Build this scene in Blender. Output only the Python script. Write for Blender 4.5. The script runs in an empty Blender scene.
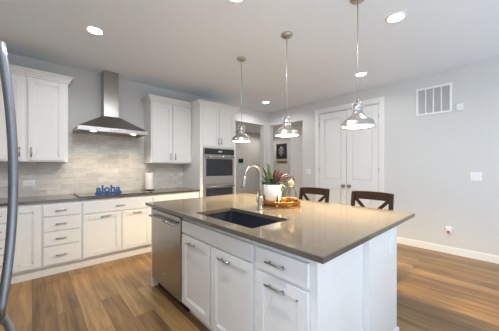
import bpy, bmesh, math, random
from mathutils import Vector, Matrix
random.seed(7)
S = bpy.context.scene
COL = S.collection
PI = math.pi

# ------------------------------------------------------------------ constants of the room
YA, XB, ZC, ZH = 4.328, 4.653, 2.767, 2.405       # cabinet wall, door wall, ceiling, hall header
XL, YN = -0.95, -9.0                               # wall behind the fridge, far window wall
XW = -5.0

# ------------------------------------------------------------------ camera
HEAD = math.radians(47.542)
CAM_Z = 1.3003
cam_d = bpy.data.cameras.new('camera')
cam_d.sensor_width = 36.0
cam_d.lens = 237.585 / 499 * 36
cam_d.shift_y = 2.09 / 499
cam_d.clip_start = 0.02
cam = bpy.data.objects.new('camera', cam_d)
cam.location = (0, 0, CAM_Z)
cam.rotation_euler = (PI / 2, 0, HEAD - PI / 2)
COL.objects.link(cam)
S.camera = cam

# ------------------------------------------------------------------ world, big lights, exposure
S.view_settings.view_transform = 'Standard'
S.view_settings.look = 'None'
S.view_settings.gamma = 1
S.view_settings.use_curve_mapping = False
S.view_settings.exposure = 0.75
w = bpy.data.worlds.new('world'); S.world = w; w.use_nodes = True
bg = w.node_tree.nodes['Background']
bg.inputs[0].default_value = (0.80, 0.90, 1.0, 1)
bg.inputs[1].default_value = 0.19

def area(name, loc, target, sx, sy, power, color):
    l = bpy.data.lights.new(name, 'AREA'); l.shape = 'RECTANGLE'; l.size = sx; l.size_y = sy
    l.energy = power; l.color = color
    o = bpy.data.objects.new(name, l); o.location = loc
    o.rotation_euler = (Vector(target) - Vector(loc)).to_track_quat('-Z', 'Y').to_euler()
    COL.objects.link(o); return o
DAY = (0.80, 0.91, 1.05)
area('window_daylight', (.4, YN + .9, 1.5), (.4, -4, 6.5), 7.6, 2.0, 60, (.80, .91, 1.12))
area('window_daylight', (XW + .9, -2.3, 1.5), (-1, -1.6, 4.6), 3.5, 2.0, 90, (.74, .89, 1.12))

area('added_ceiling_fill', (.6, -2.9, .05), (.6, -2.9, 3), 6.0, 4.2, 112, (.70, .94, 1.18))  # added upward fill light that brightens the ceiling; no sunlit patch is modelled

# ------------------------------------------------------------------ materials
def lin(r, g, b):
    f = lambda c: (c / 255) / 12.92 if c <= 10.3 else ((c / 255 + .055) / 1.055) ** 2.4
    return (f(r), f(g), f(b), 1)

class NT:
    def __init__(s, m):
        s.t = m.node_tree; s.n = s.t.nodes; s.l = s.t.links
        s.p = s.n['Principled BSDF']
    def node(s, typ, **k):
        x = s.n.new(typ)
        for a, b in k.items(): setattr(x, a, b)
        return x
    def link(s, a, b): s.l.new(a, b)

def mat(name, rgb, rough=.5, metal=0, var=.04, scale=30, bump=0, spec=.5, coat=0, stretch=None, emit=None, estr=0, trans=0):
    m = bpy.data.materials.new(name); m.use_nodes = True
    t = NT(m); p = t.p
    c = lin(*rgb)
    p.inputs['Roughness'].default_value = rough
    p.inputs['Metallic'].default_value = metal
    p.inputs['Specular IOR Level'].default_value = spec
    p.inputs['Coat Weight'].default_value = coat
    p.inputs['Transmission Weight'].default_value = trans
    p.inputs['Base Color'].default_value = c
    if emit:
        p.inputs['Emission Color'].default_value = lin(*emit); p.inputs['Emission Strength'].default_value = estr
    if var or bump:
        tc = t.node('ShaderNodeTexCoord')
        mp = t.node('ShaderNodeMapping')
        if stretch: mp.inputs['Scale'].default_value = stretch
        t.link(tc.outputs['Object'], mp.inputs['Vector'])
        nz = t.node('ShaderNodeTexNoise'); nz.inputs['Scale'].default_value = scale; nz.inputs['Detail'].default_value = 4
        t.link(mp.outputs[0], nz.inputs['Vector'])
        r = t.node('ShaderNodeValToRGB')
        r.color_ramp.elements[0].position = .3; r.color_ramp.elements[1].position = .7
        r.color_ramp.elements[0].color = tuple(x * (1 - var) for x in c[:3]) + (1,)
        r.color_ramp.elements[1].color = tuple(min(1, x * (1 + var)) for x in c[:3]) + (1,)
        t.link(nz.outputs['Fac'], r.inputs[0]); t.link(r.outputs[0], p.inputs['Base Color'])
        if bump:
            b = t.node('ShaderNodeBump'); b.inputs['Strength'].default_value = bump; b.inputs['Distance'].default_value = .002
            t.link(nz.outputs['Fac'], b.inputs['Height']); t.link(b.outputs[0], p.inputs['Normal'])
    return m

M = {}
M['wall'] = mat('wall_paint', (214, 213, 210), .75, var=.015, scale=60, bump=.08)
M['hall_wall'] = mat('hallway_paint', (205, 200, 192), .75, var=.015, scale=60, bump=.05)
M['ceiling'] = mat('ceiling_paint', (231, 235, 239), .85, var=.02, scale=90, bump=.15)
M['white'] = mat('cabinet_white', (234, 233, 230), .38, var=.01, scale=15)
M['trim'] = mat('trim_white', (236, 235, 232), .4, var=.01, scale=15)
M['plate'] = mat('plate_white', (243, 243, 242), .35, var=.01)
M['gap'] = mat('slot_dark', (70, 70, 70), .6, var=.05)
M['steel'] = mat('brushed_steel', (172, 169, 165), .3, 1, var=.06, scale=6, stretch=(2, 2, 90))
M['steel_h'] = mat('brushed_steel_hood', (178, 172, 166), .32, 1, var=.06, scale=6, stretch=(60, 2, 2))
M['fridge_bar'] = mat('satin_fridge_bar', (150, 152, 158), .38, 1, var=.03, scale=20)
M['chrome'] = mat('satin_chrome', (190, 190, 192), .16, 1, var=.03, scale=20)
M['faucet'] = mat('faucet_nickel', (168, 164, 159), .36, 1, var=.03, scale=25)
M['nickel'] = mat('brushed_nickel', (196, 193, 188), .3, 1, var=.06, scale=25)
M['pull'] = mat('pull_nickel', (158, 153, 148), .3, 1, var=.05, scale=30)
M['glass_black'] = mat('black_glass', (28, 30, 34), .06, 0, var=.03, coat=.3)
M['cook'] = mat('cooktop_glass', (26, 25, 25), .07, 0, var=.03, coat=.6)
M['panel_black'] = mat('control_panel', (38, 36, 35), .25, 0, var=.05)
M['black'] = mat('black_plastic', (24, 25, 27), .4, var=.05)
M['sink'] = mat('graphite_composite', (46, 50, 60), .35, var=.12, scale=250)
M['wood_dark'] = mat('espresso_wood', (26, 19, 17), .45, spec=.1, var=.18, scale=12, stretch=(4, 1, 1), bump=.08)
M['brass'] = mat('brass', (166, 122, 72), .34, 1, var=.06)
M['tray_wood'] = mat('tray_wood', (190, 134, 76), .45, var=.15, scale=14, stretch=(1, 6, 1))
M['pot'] = mat('glazed_white_pot', (240, 241, 240), .3, var=.01)
M['soil'] = mat('soil', (52, 38, 28), .9, var=.3, scale=80, bump=.5)
M['leaf_pale'] = mat('pale_green_leaf', (84, 100, 62), .5, var=.25, scale=40)
M['leaf_dark'] = mat('dark_green_leaf', (40, 54, 38), .5, var=.3, scale=40)
M['leaf_red'] = mat('burgundy_leaf', (74, 36, 30), .45, var=.3, scale=40)
M['cork'] = mat('pale_wood_stopper', (190, 162, 124), .6, var=.1, scale=30)
M['beads'] = mat('amber_beads', (150, 72, 34), .4, var=.25, scale=60)
M['paper'] = mat('paper_towel', (246, 243, 238), .9, var=.02, scale=60, bump=.3)
M['blue'] = mat('blue_enamel', (14, 82, 140), .3, var=.08, scale=20, coat=.3)
M['vent_grey'] = mat('vent_mesh', (150, 150, 150), .6, var=.06, scale=120)
M['pink'] = mat('pink_plastic', (214, 70, 120), .35, var=.08)
M['teal'] = mat('teal_led', (60, 190, 160), .4, var=0, emit=(70, 220, 180), estr=.2)
M['art_black'] = mat('art_black', (26, 26, 28), .55, var=.1)
M['art_white'] = mat('art_chalk', (196, 194, 186), .7, var=.15, scale=60)
M['wood_mid'] = mat('hook_rail_wood', (140, 104, 82), .55, var=.18, scale=14, stretch=(1, 5, 1))
M['lamp_glow'] = mat('lit_diffuser', (255, 250, 240), .4, var=0, emit=(255, 244, 226), estr=9)
M['down_glow'] = mat('lit_downlight', (255, 250, 240), .4, var=0, emit=(255, 243, 222), estr=16)
M['hood_glow'] = mat('lit_hood_lamp', (255, 240, 210), .4, var=0, emit=(255, 232, 196), estr=6)
M['rubber'] = mat('black_rubber', (30, 30, 30), .8, var=.1)

m = bpy.data.materials.new('clear_glass'); m.use_nodes = True; t = NT(m)
t.p.inputs['Transmission Weight'].default_value = 1; t.p.inputs['Roughness'].default_value = .03
t.p.inputs['IOR'].default_value = 1.2; t.p.inputs['Base Color'].default_value = (.97, .98, .97, 1)
M['glass'] = m

def quartz():
    m = bpy.data.materials.new('taupe_quartz'); m.use_nodes = True; t = NT(m); p = t.p
    g = t.node('ShaderNodeNewGeometry')
    n1 = t.node('ShaderNodeTexNoise'); n1.inputs['Scale'].default_value = 260; n1.inputs['Detail'].default_value = 2
    n2 = t.node('ShaderNodeTexNoise'); n2.inputs['Scale'].default_value = 5; n2.inputs['Detail'].default_value = 5
    t.link(g.outputs['Position'], n1.inputs['Vector']); t.link(g.outputs['Position'], n2.inputs['Vector'])
    r = t.node('ShaderNodeValToRGB')
    r.color_ramp.elements[0].position = .3; r.color_ramp.elements[1].position = .75
    r.color_ramp.elements[0].color = lin(92, 85, 76); r.color_ramp.elements[1].color = lin(109, 101, 90)
    t.link(n1.outputs['Fac'], r.inputs[0])
    mx = t.node('ShaderNodeMix', data_type='RGBA', blend_type='MULTIPLY'); mx.inputs['Factor'].default_value = .15
    t.link(r.outputs[0], mx.inputs['A']); t.link(n2.outputs['Fac'], mx.inputs['B'])
    t.link(mx.outputs['Result'], p.inputs['Base Color'])
    p.inputs['Roughness'].default_value = .09
    p.inputs['Specular IOR Level'].default_value = .6
    return m
M['quartz'] = quartz()

def floor_mat():
    m = bpy.data.materials.new('wood_plank_floor'); m.use_nodes = True; t = NT(m); p = t.p
    g = t.node('ShaderNodeNewGeometry')
    sep = t.node('ShaderNodeSeparateXYZ'); t.link(g.outputs['Position'], sep.inputs[0])
    cb = t.node('ShaderNodeCombineXYZ'); t.link(sep.outputs['Y'], cb.inputs['X']); t.link(sep.outputs['X'], cb.inputs['Y'])
    br = t.node('ShaderNodeTexBrick', offset=.37, offset_frequency=2)
    br.inputs['Scale'].default_value = 1; br.inputs['Brick Width'].default_value = 1.35; br.inputs['Row Height'].default_value = .165
    br.inputs['Mortar Size'].default_value = .0016; br.inputs['Mortar Smooth'].default_value = .1; br.inputs['Bias'].default_value = 0
    br.inputs['Color1'].default_value = (0, 0, 0, 1); br.inputs['Color2'].default_value = (1, 1, 1, 1)
    br.inputs['Mortar'].default_value = (.3, .3, .3, 1)
    t.link(cb.outputs[0], br.inputs['Vector'])
    # grain: noise stretched along the planks, shifted per plank
    mp = t.node('ShaderNodeMapping'); mp.inputs['Scale'].default_value = (1.3, 19, 1)
    t.link(cb.outputs[0], mp.inputs['Vector'])
    ad = t.node('ShaderNodeVectorMath', operation='ADD')
    sc = t.node('ShaderNodeVectorMath', operation='SCALE'); sc.inputs['Scale'].default_value = 13
    t.link(br.outputs['Color'], sc.inputs[0]); t.link(mp.outputs[0], ad.inputs[0]); t.link(sc.outputs[0], ad.inputs[1])
    n = t.node('ShaderNodeTexNoise'); n.inputs['Scale'].default_value = 1; n.inputs['Detail'].default_value = 8; n.inputs['Roughness'].default_value = .62
    n.inputs['Distortion'].default_value = .6
    t.link(ad.outputs[0], n.inputs['Vector'])
    m1 = t.node('ShaderNodeMix', data_type='FLOAT'); m1.inputs['Factor'].default_value = .2
    t.link(n.outputs['Fac'], m1.inputs['A']); t.link(br.outputs['Color'], m1.inputs['B'])
    r = t.node('ShaderNodeValToRGB'); e = r.color_ramp.elements
    e[0].position = .22; e[0].color = lin(80, 57, 32)
    e[1].position = .78; e[1].color = lin(196, 156, 106)
    x = e.new(.5); x.color = lin(144, 109, 68)
    t.link(m1.outputs['Result'], r.inputs[0])
    mx = t.node('ShaderNodeMix', data_type='RGBA', blend_type='MULTIPLY')
    t.link(br.outputs['Fac'], mx.inputs['Factor']); t.link(r.outputs[0], mx.inputs['A']); mx.inputs['B'].default_value = (.62, .56, .5, 1)
    t.link(mx.outputs['Result'], p.inputs['Base Color'])
    p.inputs['Roughness'].default_value = .34
    b = t.node('ShaderNodeBump'); b.inputs['Strength'].default_value = .12; b.inputs['Distance'].default_value = .002
    t.link(n.outputs['Fac'], b.inputs['Height']); t.link(b.outputs[0], p.inputs['Normal'])
    return m
M['floor'] = floor_mat()

def tile_mat():
    m = bpy.data.materials.new('marbled_tile'); m.use_nodes = True; t = NT(m); p = t.p
    g = t.node('ShaderNodeNewGeometry')
    sep = t.node('ShaderNodeSeparateXYZ'); t.link(g.outputs['Position'], sep.inputs[0])
    cb = t.node('ShaderNodeCombineXYZ'); t.link(sep.outputs['X'], cb.inputs['X']); t.link(sep.outputs['Z'], cb.inputs['Y'])
    br = t.node('ShaderNodeTexBrick', offset=.5)
    br.inputs['Scale'].default_value = 1; br.inputs['Brick Width'].default_value = .30; br.inputs['Row Height'].default_value = .076
    br.inputs['Mortar Size'].default_value = .0018; br.inputs['Mortar Smooth'].default_value = .2
    br.inputs['Color1'].default_value = (0, 0, 0, 1); br.inputs['Color2'].default_value = (1, 1, 1, 1); br.inputs['Mortar'].default_value = (.5, .5, .5, 1)
    t.link(cb.outputs[0], br.inputs['Vector'])
    sc = t.node('ShaderNodeVectorMath', operation='SCALE'); sc.inputs['Scale'].default_value = 3
    t.link(br.outputs['Color'], sc.inputs[0])
    mp = t.node('ShaderNodeMapping'); mp.inputs['Scale'].default_value = (5, 13, 1)
    t.link(cb.outputs[0], mp.inputs['Vector'])
    ad = t.node('ShaderNodeVectorMath', operation='ADD'); t.link(mp.outputs[0], ad.inputs[0]); t.link(sc.outputs[0], ad.inputs[1])
    n = t.node('ShaderNodeTexNoise'); n.inputs['Scale'].default_value = 1; n.inputs['Detail'].default_value = 7; n.inputs['Distortion'].default_value = 1.2
    t.link(ad.outputs[0], n.inputs['Vector'])
    r = t.node('ShaderNodeValToRGB'); e = r.color_ramp.elements
    e[0].position = .3; e[0].color = lin(210, 204, 195); e[1].position = .7; e[1].color = lin(234, 230, 222)
    t.link(n.outputs['Fac'], r.inputs[0])
    n3 = t.node('ShaderNodeTexNoise'); n3.inputs['Scale'].default_value = 4.5; n3.inputs['Detail'].default_value = 4
    t.link(cb.outputs[0], n3.inputs['Vector'])
    ma = t.node('ShaderNodeMix', data_type='FLOAT'); ma.inputs['Factor'].default_value = .35
    t.link(n3.outputs['Fac'], ma.inputs['A']); t.link(br.outputs['Color'], ma.inputs['B'])
    r3 = t.node('ShaderNodeValToRGB'); r3.color_ramp.elements[0].position = .3; r3.color_ramp.elements[1].position = .68
    r3.color_ramp.elements[0].color = (.80, .79, .78, 1); r3.color_ramp.elements[1].color = (1, 1, 1, 1)
    t.link(ma.outputs['Result'], r3.inputs[0])
    mm = t.node('ShaderNodeMix', data_type='RGBA', blend_type='MULTIPLY'); mm.inputs['Factor'].default_value = 1
    t.link(r.outputs[0], mm.inputs['A']); t.link(r3.outputs[0], mm.inputs['B'])
    mx = t.node('ShaderNodeMix', data_type='RGBA'); t.link(br.outputs['Fac'], mx.inputs['Factor'])
    t.link(mm.outputs['Result'], mx.inputs['A']); mx.inputs['B'].default_value = lin(202, 195, 184)
    t.link(mx.outputs['Result'], p.inputs['Base Color'])
    p.inputs['Roughness'].default_value = .35
    b = t.node('ShaderNodeBump', invert=True); b.inputs['Strength'].default_value = .25; b.inputs['Distance'].default_value = .002
    t.link(br.outputs['Fac'], b.inputs['Height']); t.link(b.outputs[0], p.inputs['Normal'])
    return m
M['tile'] = tile_mat()

# ------------------------------------------------------------------ mesh helpers
class MB:
    """collects shapes in world coordinates; an optional frame maps (a, b, c) = (along, up, outward)"""
    def __init__(s, frame=None):
        s.bm = bmesh.new(); s.f = frame
    def box(s, x0, x1, y0, y1, z0, z1, bev=0, seg=2):
        x0, x1 = sorted((x0, x1)); y0, y1 = sorted((y0, y1)); z0, z1 = sorted((z0, z1))
        vs = [s.bm.verts.new(s.map((x, y, z))) for x in (x0, x1) for y in (y0, y1) for z in (z0, z1)]
        fs = [(0, 1, 3, 2), (4, 6, 7, 5), (0, 4, 5, 1), (2, 3, 7, 6), (0, 2, 6, 4), (1, 5, 7, 3)]
        F = [s.bm.faces.new([vs[i] for i in f]) for f in fs]
        if bev:
            ed = list({e for f in F for e in f.edges})
            bmesh.ops.bevel(s.bm, geom=ed, offset=bev, segments=seg, affect='EDGES', profile=.7)
        return s
    def map(s, v):
        v = Vector(v)
        return s.f @ v if s.f is not None else v
    def poly(s, pts): return s.bm.faces.new([s.bm.verts.new(s.map(p)) for p in pts])
    def prism(s, prof, d0, d1, axes='yz', along='x'):
        """closed profile extruded along an axis"""
        idx = {'x': 0, 'y': 1, 'z': 2}
        rings = []
        for d in (d0, d1):
            ring = []
            for p in prof:
                v = [0, 0, 0]; v[idx[axes[0]]] = p[0]; v[idx[axes[1]]] = p[1]; v[idx[along]] = d
                ring.append(s.bm.verts.new(s.map(v)))
            rings.append(ring)
        n = len(prof)
        for i in range(n): s.bm.faces.new([rings[0][i], rings[0][(i + 1) % n], rings[1][(i + 1) % n], rings[1][i]])
        s.bm.faces.new(rings[0]); s.bm.faces.new(rings[1][::-1])
        return s
    def tube(s, pts, r, n=12, caps=True):
        pts = [Vector(p) for p in pts]
        rr = r if isinstance(r, (list, tuple)) else [r] * len(pts)
        rings = []; up = None
        for i, p in enumerate(pts):
            d = (pts[min(i + 1, len(pts) - 1)] - pts[max(i - 1, 0)]).normalized()
            if up is None:
                up = Vector((0, 0, 1)) if abs(d.z) < .9 else Vector((1, 0, 0))
            a = (up - d * up.dot(d)).normalized(); b = d.cross(a); up = a
            rings.append([s.bm.verts.new(s.map(p + (a * math.cos(2 * PI * k / n) + b * math.sin(2 * PI * k / n)) * rr[i])) for k in range(n)])
        for i in range(len(rings) - 1):
            for k in range(n):
                f = s.bm.faces.new([rings[i][k], rings[i][(k + 1) % n], rings[i + 1][(k + 1) % n], rings[i + 1][k]]); f.smooth = True
        if caps:
            s.bm.faces.new(rings[0][::-1]); s.bm.faces.new(rings[-1])
        return s
    def lathe(s, c, prof, n=32, smooth=True):
        """prof: list of (r, z) from c; r = 0 closes to a point"""
        c = Vector(c); rings = []
        for r, z in prof:
            if r < 1e-6: rings.append([s.bm.verts.new(s.map(c + Vector((0, 0, z))))])
            else: rings.append([s.bm.verts.new(s.map(c + Vector((r * math.cos(2 * PI * k / n), r * math.sin(2 * PI * k / n), z)))) for k in range(n)])
        for A, B in zip(rings, rings[1:]):
            for k in range(n):
                k2 = (k + 1) % n
                if len(A) == 1 and len(B) == 1: continue
                if len(A) == 1: f = [A[0], B[k], B[k2]]
                elif len(B) == 1: f = [A[k], A[k2], B[0]]
                else: f = [A[k], A[k2], B[k2], B[k]]
                F = s.bm.faces.new(f); F.smooth = smooth
        return s
    def ball(s, c, r, n=12, sq=1):
        return s.lathe(c, [(r * math.sin(PI * i / 8) if 0 < i < 8 else 0, -sq * r * math.cos(PI * i / 8)) for i in range(9)], n)

ROOT = {}
def root_loc(o):
    return ROOT.get(o.name, Vector((0, 0, 0)))
def thing(name, label, cat, loc, group=None):
    o = bpy.data.objects.new(name, None); COL.objects.link(o)
    o.location = loc; o.empty_display_size = .1
    ROOT[o.name] = Vector(loc)
    tag(o, label, cat, group); return o
def tag(o, label, cat, group=None):
    o['label'] = label; o['category'] = cat
    if group: o['group'] = group
def part(name, mb, m, parent=None, label=None, loc=None, merge=False):
    """links ONE mesh object; vertices become relative to the thing's base"""
    bm = mb.bm
    base = root_loc(parent) if parent is not None else Vector(loc or (0, 0, 0))
    if merge: bmesh.ops.remove_doubles(bm, verts=bm.verts, dist=1e-5)
    bmesh.ops.recalc_face_normals(bm, faces=bm.faces)
    bmesh.ops.translate(bm, verts=bm.verts, vec=-base)
    me = bpy.data.meshes.new(name); bm.to_mesh(me); bm.free()
    o = bpy.data.objects.new(name, me); COL.objects.link(o)
    me.materials.append(M[m] if isinstance(m, str) else m)
    if parent is not None:
        o.parent = parent; ROOT[o.name] = base
    else:
        o.location = base; ROOT[o.name] = base
    if label: o['label'] = label
    return o
def struct(name, mb, m, parent=None):
    o = part(name, mb, m, parent)
    if parent is None: o['kind'] = 'structure'
    return o
def copy_tree(o, parent=None):
    c = o.copy(); COL.objects.link(c)
    if parent is not None: c.parent = parent
    for ch in [x for x in ALL(o)]: copy_tree(ch, c)
    return c
def ALL(o): return [x for x in list(COL.objects) if x.parent == o]

def frameA(Y):   # fronts on the cabinet wall, facing -Y: a = +X
    return Matrix(((1, 0, 0, 0), (0, 0, -1, Y), (0, 1, 0, 0), (0, 0, 0, 1)))
def frameB(X):   # fronts facing -X: a = +Y
    return Matrix(((0, 0, -1, X), (1, 0, 0, 0), (0, 1, 0, 0), (0, 0, 0, 1)))
# in a framed MB, coordinates are (along, up, outward)

def shaker(fr, a0, a1, b0, b1, rail=.058, th=.02):
    mb = MB(fr)
    mb.box(a0 + rail - .006, a1 - rail + .006, b0 + rail - .006, b1 - rail + .006, 0, th * .5)
    mb.box(a0, a0 + rail, b0, b1, 0, th, .0025); mb.box(a1 - rail, a1, b0, b1, 0, th, .0025)
    mb.box(a0 + rail, a1 - rail, b0, b0 + rail, 0, th, .0025); mb.box(a0 + rail, a1 - rail, b1 - rail, b1, 0, th, .0025)
    for (p, q, r, s_) in ((a0 + rail, a0 + rail + .012, b0 + rail, b1 - rail), (a1 - rail - .012, a1 - rail, b0 + rail, b1 - rail)):
        mb.box(p, q, r, s_, 0, th * .72)
    for (r, s_) in ((b0 + rail, b0 + rail + .012), (b1 - rail - .012, b1 - rail)):
        mb.box(a0 + rail, a1 - rail, r, s_, 0, th * .72)
    return mb
def slab(fr, a0, a1, b0, b1, th=.02):
    mb = MB(fr); mb.box(a0, a1, b0, b1, 0, th, .004)
    return mb
def pull(fr, a, b, length=.14, vertical=False, c0=.019):
    mb = MB(fr); h = length / 2
    if vertical:
        mb.tube([(a, b - h, c0 + .024), (a, b + h, c0 + .024)], .006, 10)
        for s in (-1, 1): mb.tube([(a, b + s * (h - .022), c0), (a, b + s * (h - .022), c0 + .024)], .005, 8)
    else:
        mb.tube([(a - h, b, c0 + .024), (a + h, b, c0 + .024)], .0054, 10)
        for s in (-1, 1): mb.tube([(a + s * (h - .022), b, c0), (a + s * (h - .022), b, c0 + .024)], .005, 8)
    return mb
def door(fr, a0, a1, b0, b1, root, ha=None, hb=None, vert=False, hl=.13):
    d = part('door', shaker(fr, a0, a1, b0, b1), 'white', root)
    if ha is not None: part('handle', pull(fr, ha, hb, hl, vert), 'pull', d, 'brushed nickel bar handle')
    return d
def drawer(fr, a0, a1, b0, b1, root, ha=None, hl=.14, name='drawer'):
    d = part(name, slab(fr, a0, a1, b0, b1), 'white', root)
    if ha is not None: part('handle', pull(fr, ha, (b0 + b1) / 2, hl), 'pull', d, 'brushed nickel bar handle')
    return d

# ------------------------------------------------------------------ room shell
mb = MB(); mb.box(XW - .2, XB + 1.5, YN - .2, YA + 1.5, -.1, 0); struct('floor', mb, 'floor')
mb = MB(); mb.box(XW - .2, XB + .14, YN - .2, YA + .14, ZC, ZC + .1); struct('ceiling', mb, 'ceiling')
T = .13
mb = MB()
mb.box(XL - T, 3.0, YA, YA + T, 0, ZC)
mb.box(3.0, 4.467, YA, YA + T, ZH, ZC)
mb.box(4.467, XB + T, YA, YA + T, 0, ZC)
struct('wall_back', mb, 'wall')
mb = MB()
DY0, DY1, DZ = 1.585, 2.83, 2.49
mb.box(XB, XB + T, YN, DY0, 0, ZC)
mb.box(XB, XB + T, DY0, DY1, DZ, ZC)
mb.box(XB, XB + T, DY1, 3.254, 0, ZC)
mb.box(XB, XB + T, 3.254, 4.281, ZH, ZC)
mb.box(XB, XB + T, 4.281, YA, 0, ZC)
struct('wall_right', mb, 'wall')
mb = MB(); mb.box(XL - T, XL, .2, YA, 0, ZC); mb.box(XW, XL - T, .2, .2 + T, 0, ZC); struct('wall_left', mb, 'wall')
# great room behind the camera, with its windows
mb = MB()
mb.box(XW - T, XB + T, YN - T, YN, 0, .4); mb.box(XW - T, XB + T, YN - T, YN, 2.5, ZC)
mb.box(XW - T, -3.5, YN - T, YN, .4, 2.5); mb.box(4.3, XB + T, YN - T, YN, .4, 2.5)
struct('wall_front', mb, 'wall')
mb = MB()
mb.box(XW - T, XW, YN, .33, 0, .4); mb.box(XW - T, XW, YN, .33, 2.5, ZC)
mb.box(XW - T, XW, YN, -4.2, .4, 2.5); mb.box(XW - T, XW, -.6, .33, .4, 2.5)
struct('wall_side', mb, 'wall')
mb = MB()
for x in (-3.5, -1.58, .37, 2.32, 4.24): mb.box(x, x + .06, YN - .1, YN - .04, .4, 2.5)
for z in (.4, 2.44): mb.box(-3.5, 4.3, YN - .1, YN - .04, z, z + .06)
struct('window_1', mb, 'trim')
mb = MB()
for y in (-4.2, -3.0, -1.85, -.66): mb.box(XW - .1, XW - .04, y, y + .06, .4, 2.5)
for z in (.4, 2.44): mb.box(XW - .1, XW - .04, -4.2, -.6, z, z + .06)
struct('window_2', mb, 'trim')
# hallway behind the two openings
HB, HR = YA + 1.2, XB + 1.2
mb = MB(); mb.box(2.9, HR + T, HB, HB + T, 0, 2.5); mb.box(2.87, 3.0, YA + T, HB, 0, 2.5); struct('wall_hallway_back', mb, 'hall_wall')
mb = MB(); mb.box(HR, HR + T, 2.9, HB, 0, 2.5); mb.box(XB + T, XB + .62, 2.95, 3.09, 0, ZH)
struct('wall_hallway_right', mb, 'hall_wall')
mb = MB(); mb.box(XB + .62, HR, 3.09, 4.09, 0, ZH); struct('wall_hallway_closet', mb, 'trim')
mb = MB(); mb.box(3.0, HR, YA + T, HB, ZH, ZH + .1); mb.box(XB + T, HR, 2.95, YA + T, ZH, ZH + .1); struct('ceiling_hallway', mb, 'ceiling')
# baseboards
def baseB(mb, y0, y1, X=XB): mb.box(X - .014, X, y0, y1, 0, .095, .003); mb.box(X - .009, X, y0, y1, .095, .108)
mb = MB(); baseB(mb, YN, 1.506); baseB(mb, 2.91, 3.254); baseB(mb, 4.281, YA); struct('baseboard_right', mb, 'trim')
mb = MB(); mb.box(4.467, XB - .014, YA - .014, YA, 0, .105, .003); struct('baseboard_back', mb, 'trim')
mb = MB(); mb.box(3.0, HR, HB - .014, HB, 0, .105, .003); baseB(mb, 4.09, HB - .014, HR); baseB(mb, 3.09, 4.09, XB + .62); struct('baseboard_hallway', mb, 'trim')

# closet double door
d1 = bpy.data.objects.new('door_1', None); COL.objects.link(d1); d1.location = (XB, 2.2, 0); d1['kind'] = 'structure'; ROOT['door_1'] = Vector((XB, 2.2, 0))
fr = frameB(XB)
mb = MB(fr)
CW = .082
mb.box(DY0 - CW, DY0 + .004, 0, DZ + .004, 0, .018, .004); mb.box(DY1 - .004, DY1 + CW, 0, DZ + .004, 0, .018, .004)
mb.box(DY0 - CW, DY1 + CW, DZ - .004, DZ + CW, 0, .018, .004)
mb.box(DY0, DY0 + .016, 0, DZ - .01, -.128, 0); mb.box(DY1 - .016, DY1, 0, DZ - .01, -.128, 0); mb.box(DY0, DY1, DZ - .018, DZ, -.128, 0)
part('casing', mb, 'trim', d1)
def leaf(a0, a1, hinge, knob_a):
    mb = MB(fr); z0, z1 = .008, DZ - .028; c = -.012; th = .036
    st = .105
    mb.box(a0, a0 + st, z0, z1, c - th, c, .002); mb.box(a1 - st, a1, z0, z1, c - th, c, .002)
    for (b0, b1) in ((z0, .2), (.86, 1.04), (z1 - .13, z1)): mb.box(a0 + st, a1 - st, b0, b1, c - th, c, .002)
    for (b0, b1) in ((.2, .86), (1.04, z1 - .13)):
        mb.box(a0 + st - .002, a1 - st + .002, b0 - .002, b1 + .002, c - th * .9, c - .022)
        # raised field with sloped sticking
        q = .022
        mb.box(a0 + st + q, a1 - st - q, b0 + q, b1 - q, c - .023, c - .006, .012, 1)
    lf = part('door_leaf', mb, 'trim', d1)
    mb = MB(fr)
    for z in (.25, 1.25, 2.24): mb.tube([(hinge, z - .045, .004), (hinge, z + .045, .004)], .008, 8)
    part('hinge', mb, 'nickel', lf)
    mb = MB(fr)
    mb.tube([(knob_a, .93, c), (knob_a, .93, c + .012)], .032, 16)
    mb.tube([(knob_a, .93, c + .012), (knob_a, .93, c + .04)], .012, 12)
    mb.tube([(knob_a, .93, c + .04), (knob_a, .93, c + .048), (knob_a, .93, c + .062), (knob_a, .93, c + .07)], [.02, .029, .029, .017], 16)
    part('knob', mb, 'pull', lf)
leaf(DY0 + .022, 2.203, DY0 + .012, 2.145)
leaf(2.212, DY1 - .022, DY1 - .012, 2.27)

# ------------------------------------------------------------------ back wall: tile, cabinets
mb = MB()
mb.box(XL + .001, .38, YA - .011, YA - .001, .9145, 1.375); mb.box(.38, 1.43, YA - .011, YA - .001, .9145, 1.807); mb.box(1.43, 2.188, YA - .011, YA - .001, .9145, 1.375)
o = part('backsplash', mb, 'tile'); tag(o, 'marbled cream stone tile backsplash behind the cooktop wall counter', 'backsplash')

YF = YA - .61
fb = frameA(YF)
def base_cab(label, a0, a1, build):
    r = thing('base_cabinet', label, 'cabinet', ((a0 + a1) / 2, YF, 0), 'white base cabinets along the cooktop wall')
    mb = MB(); mb.box(a0, a1, YF, YA - .002, .11, .883); part('body', mb, 'white', r)
    mb = MB(); mb.box(a0, a1, YF + .03, YF + .045, 0, .11); part('toe_kick', mb, 'white', r)
    build(r); return r
ZB, ZT = .135, .845
def b1(r):
    for z0, z1 in ((.705, ZT), (.525, .69), (.36, .51), (ZB, .345)): drawer(fb, -.645, -.2, z0, z1, r, -.3, .12)
base_cab('white drawer cabinet left of the narrow tall door, beside the refrigerator handle', -.66, -.185, b1)
def b2(r): door(fb, -.168, .068, ZB, ZT, r, -.135, .74, True)
base_cab('narrow white base cabinet with one tall shaker door', -.184, .079, b2)
def b3(r):
    for z0, z1 in ((.718, ZT), (.54, .70), (.366, .522), (ZB, .348)): drawer(fb, .097, .452, z0, z1, r, .262, .11)
base_cab('white base cabinet with a stack of four drawers, left of the cooktop', .08, .466, b3)
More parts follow.
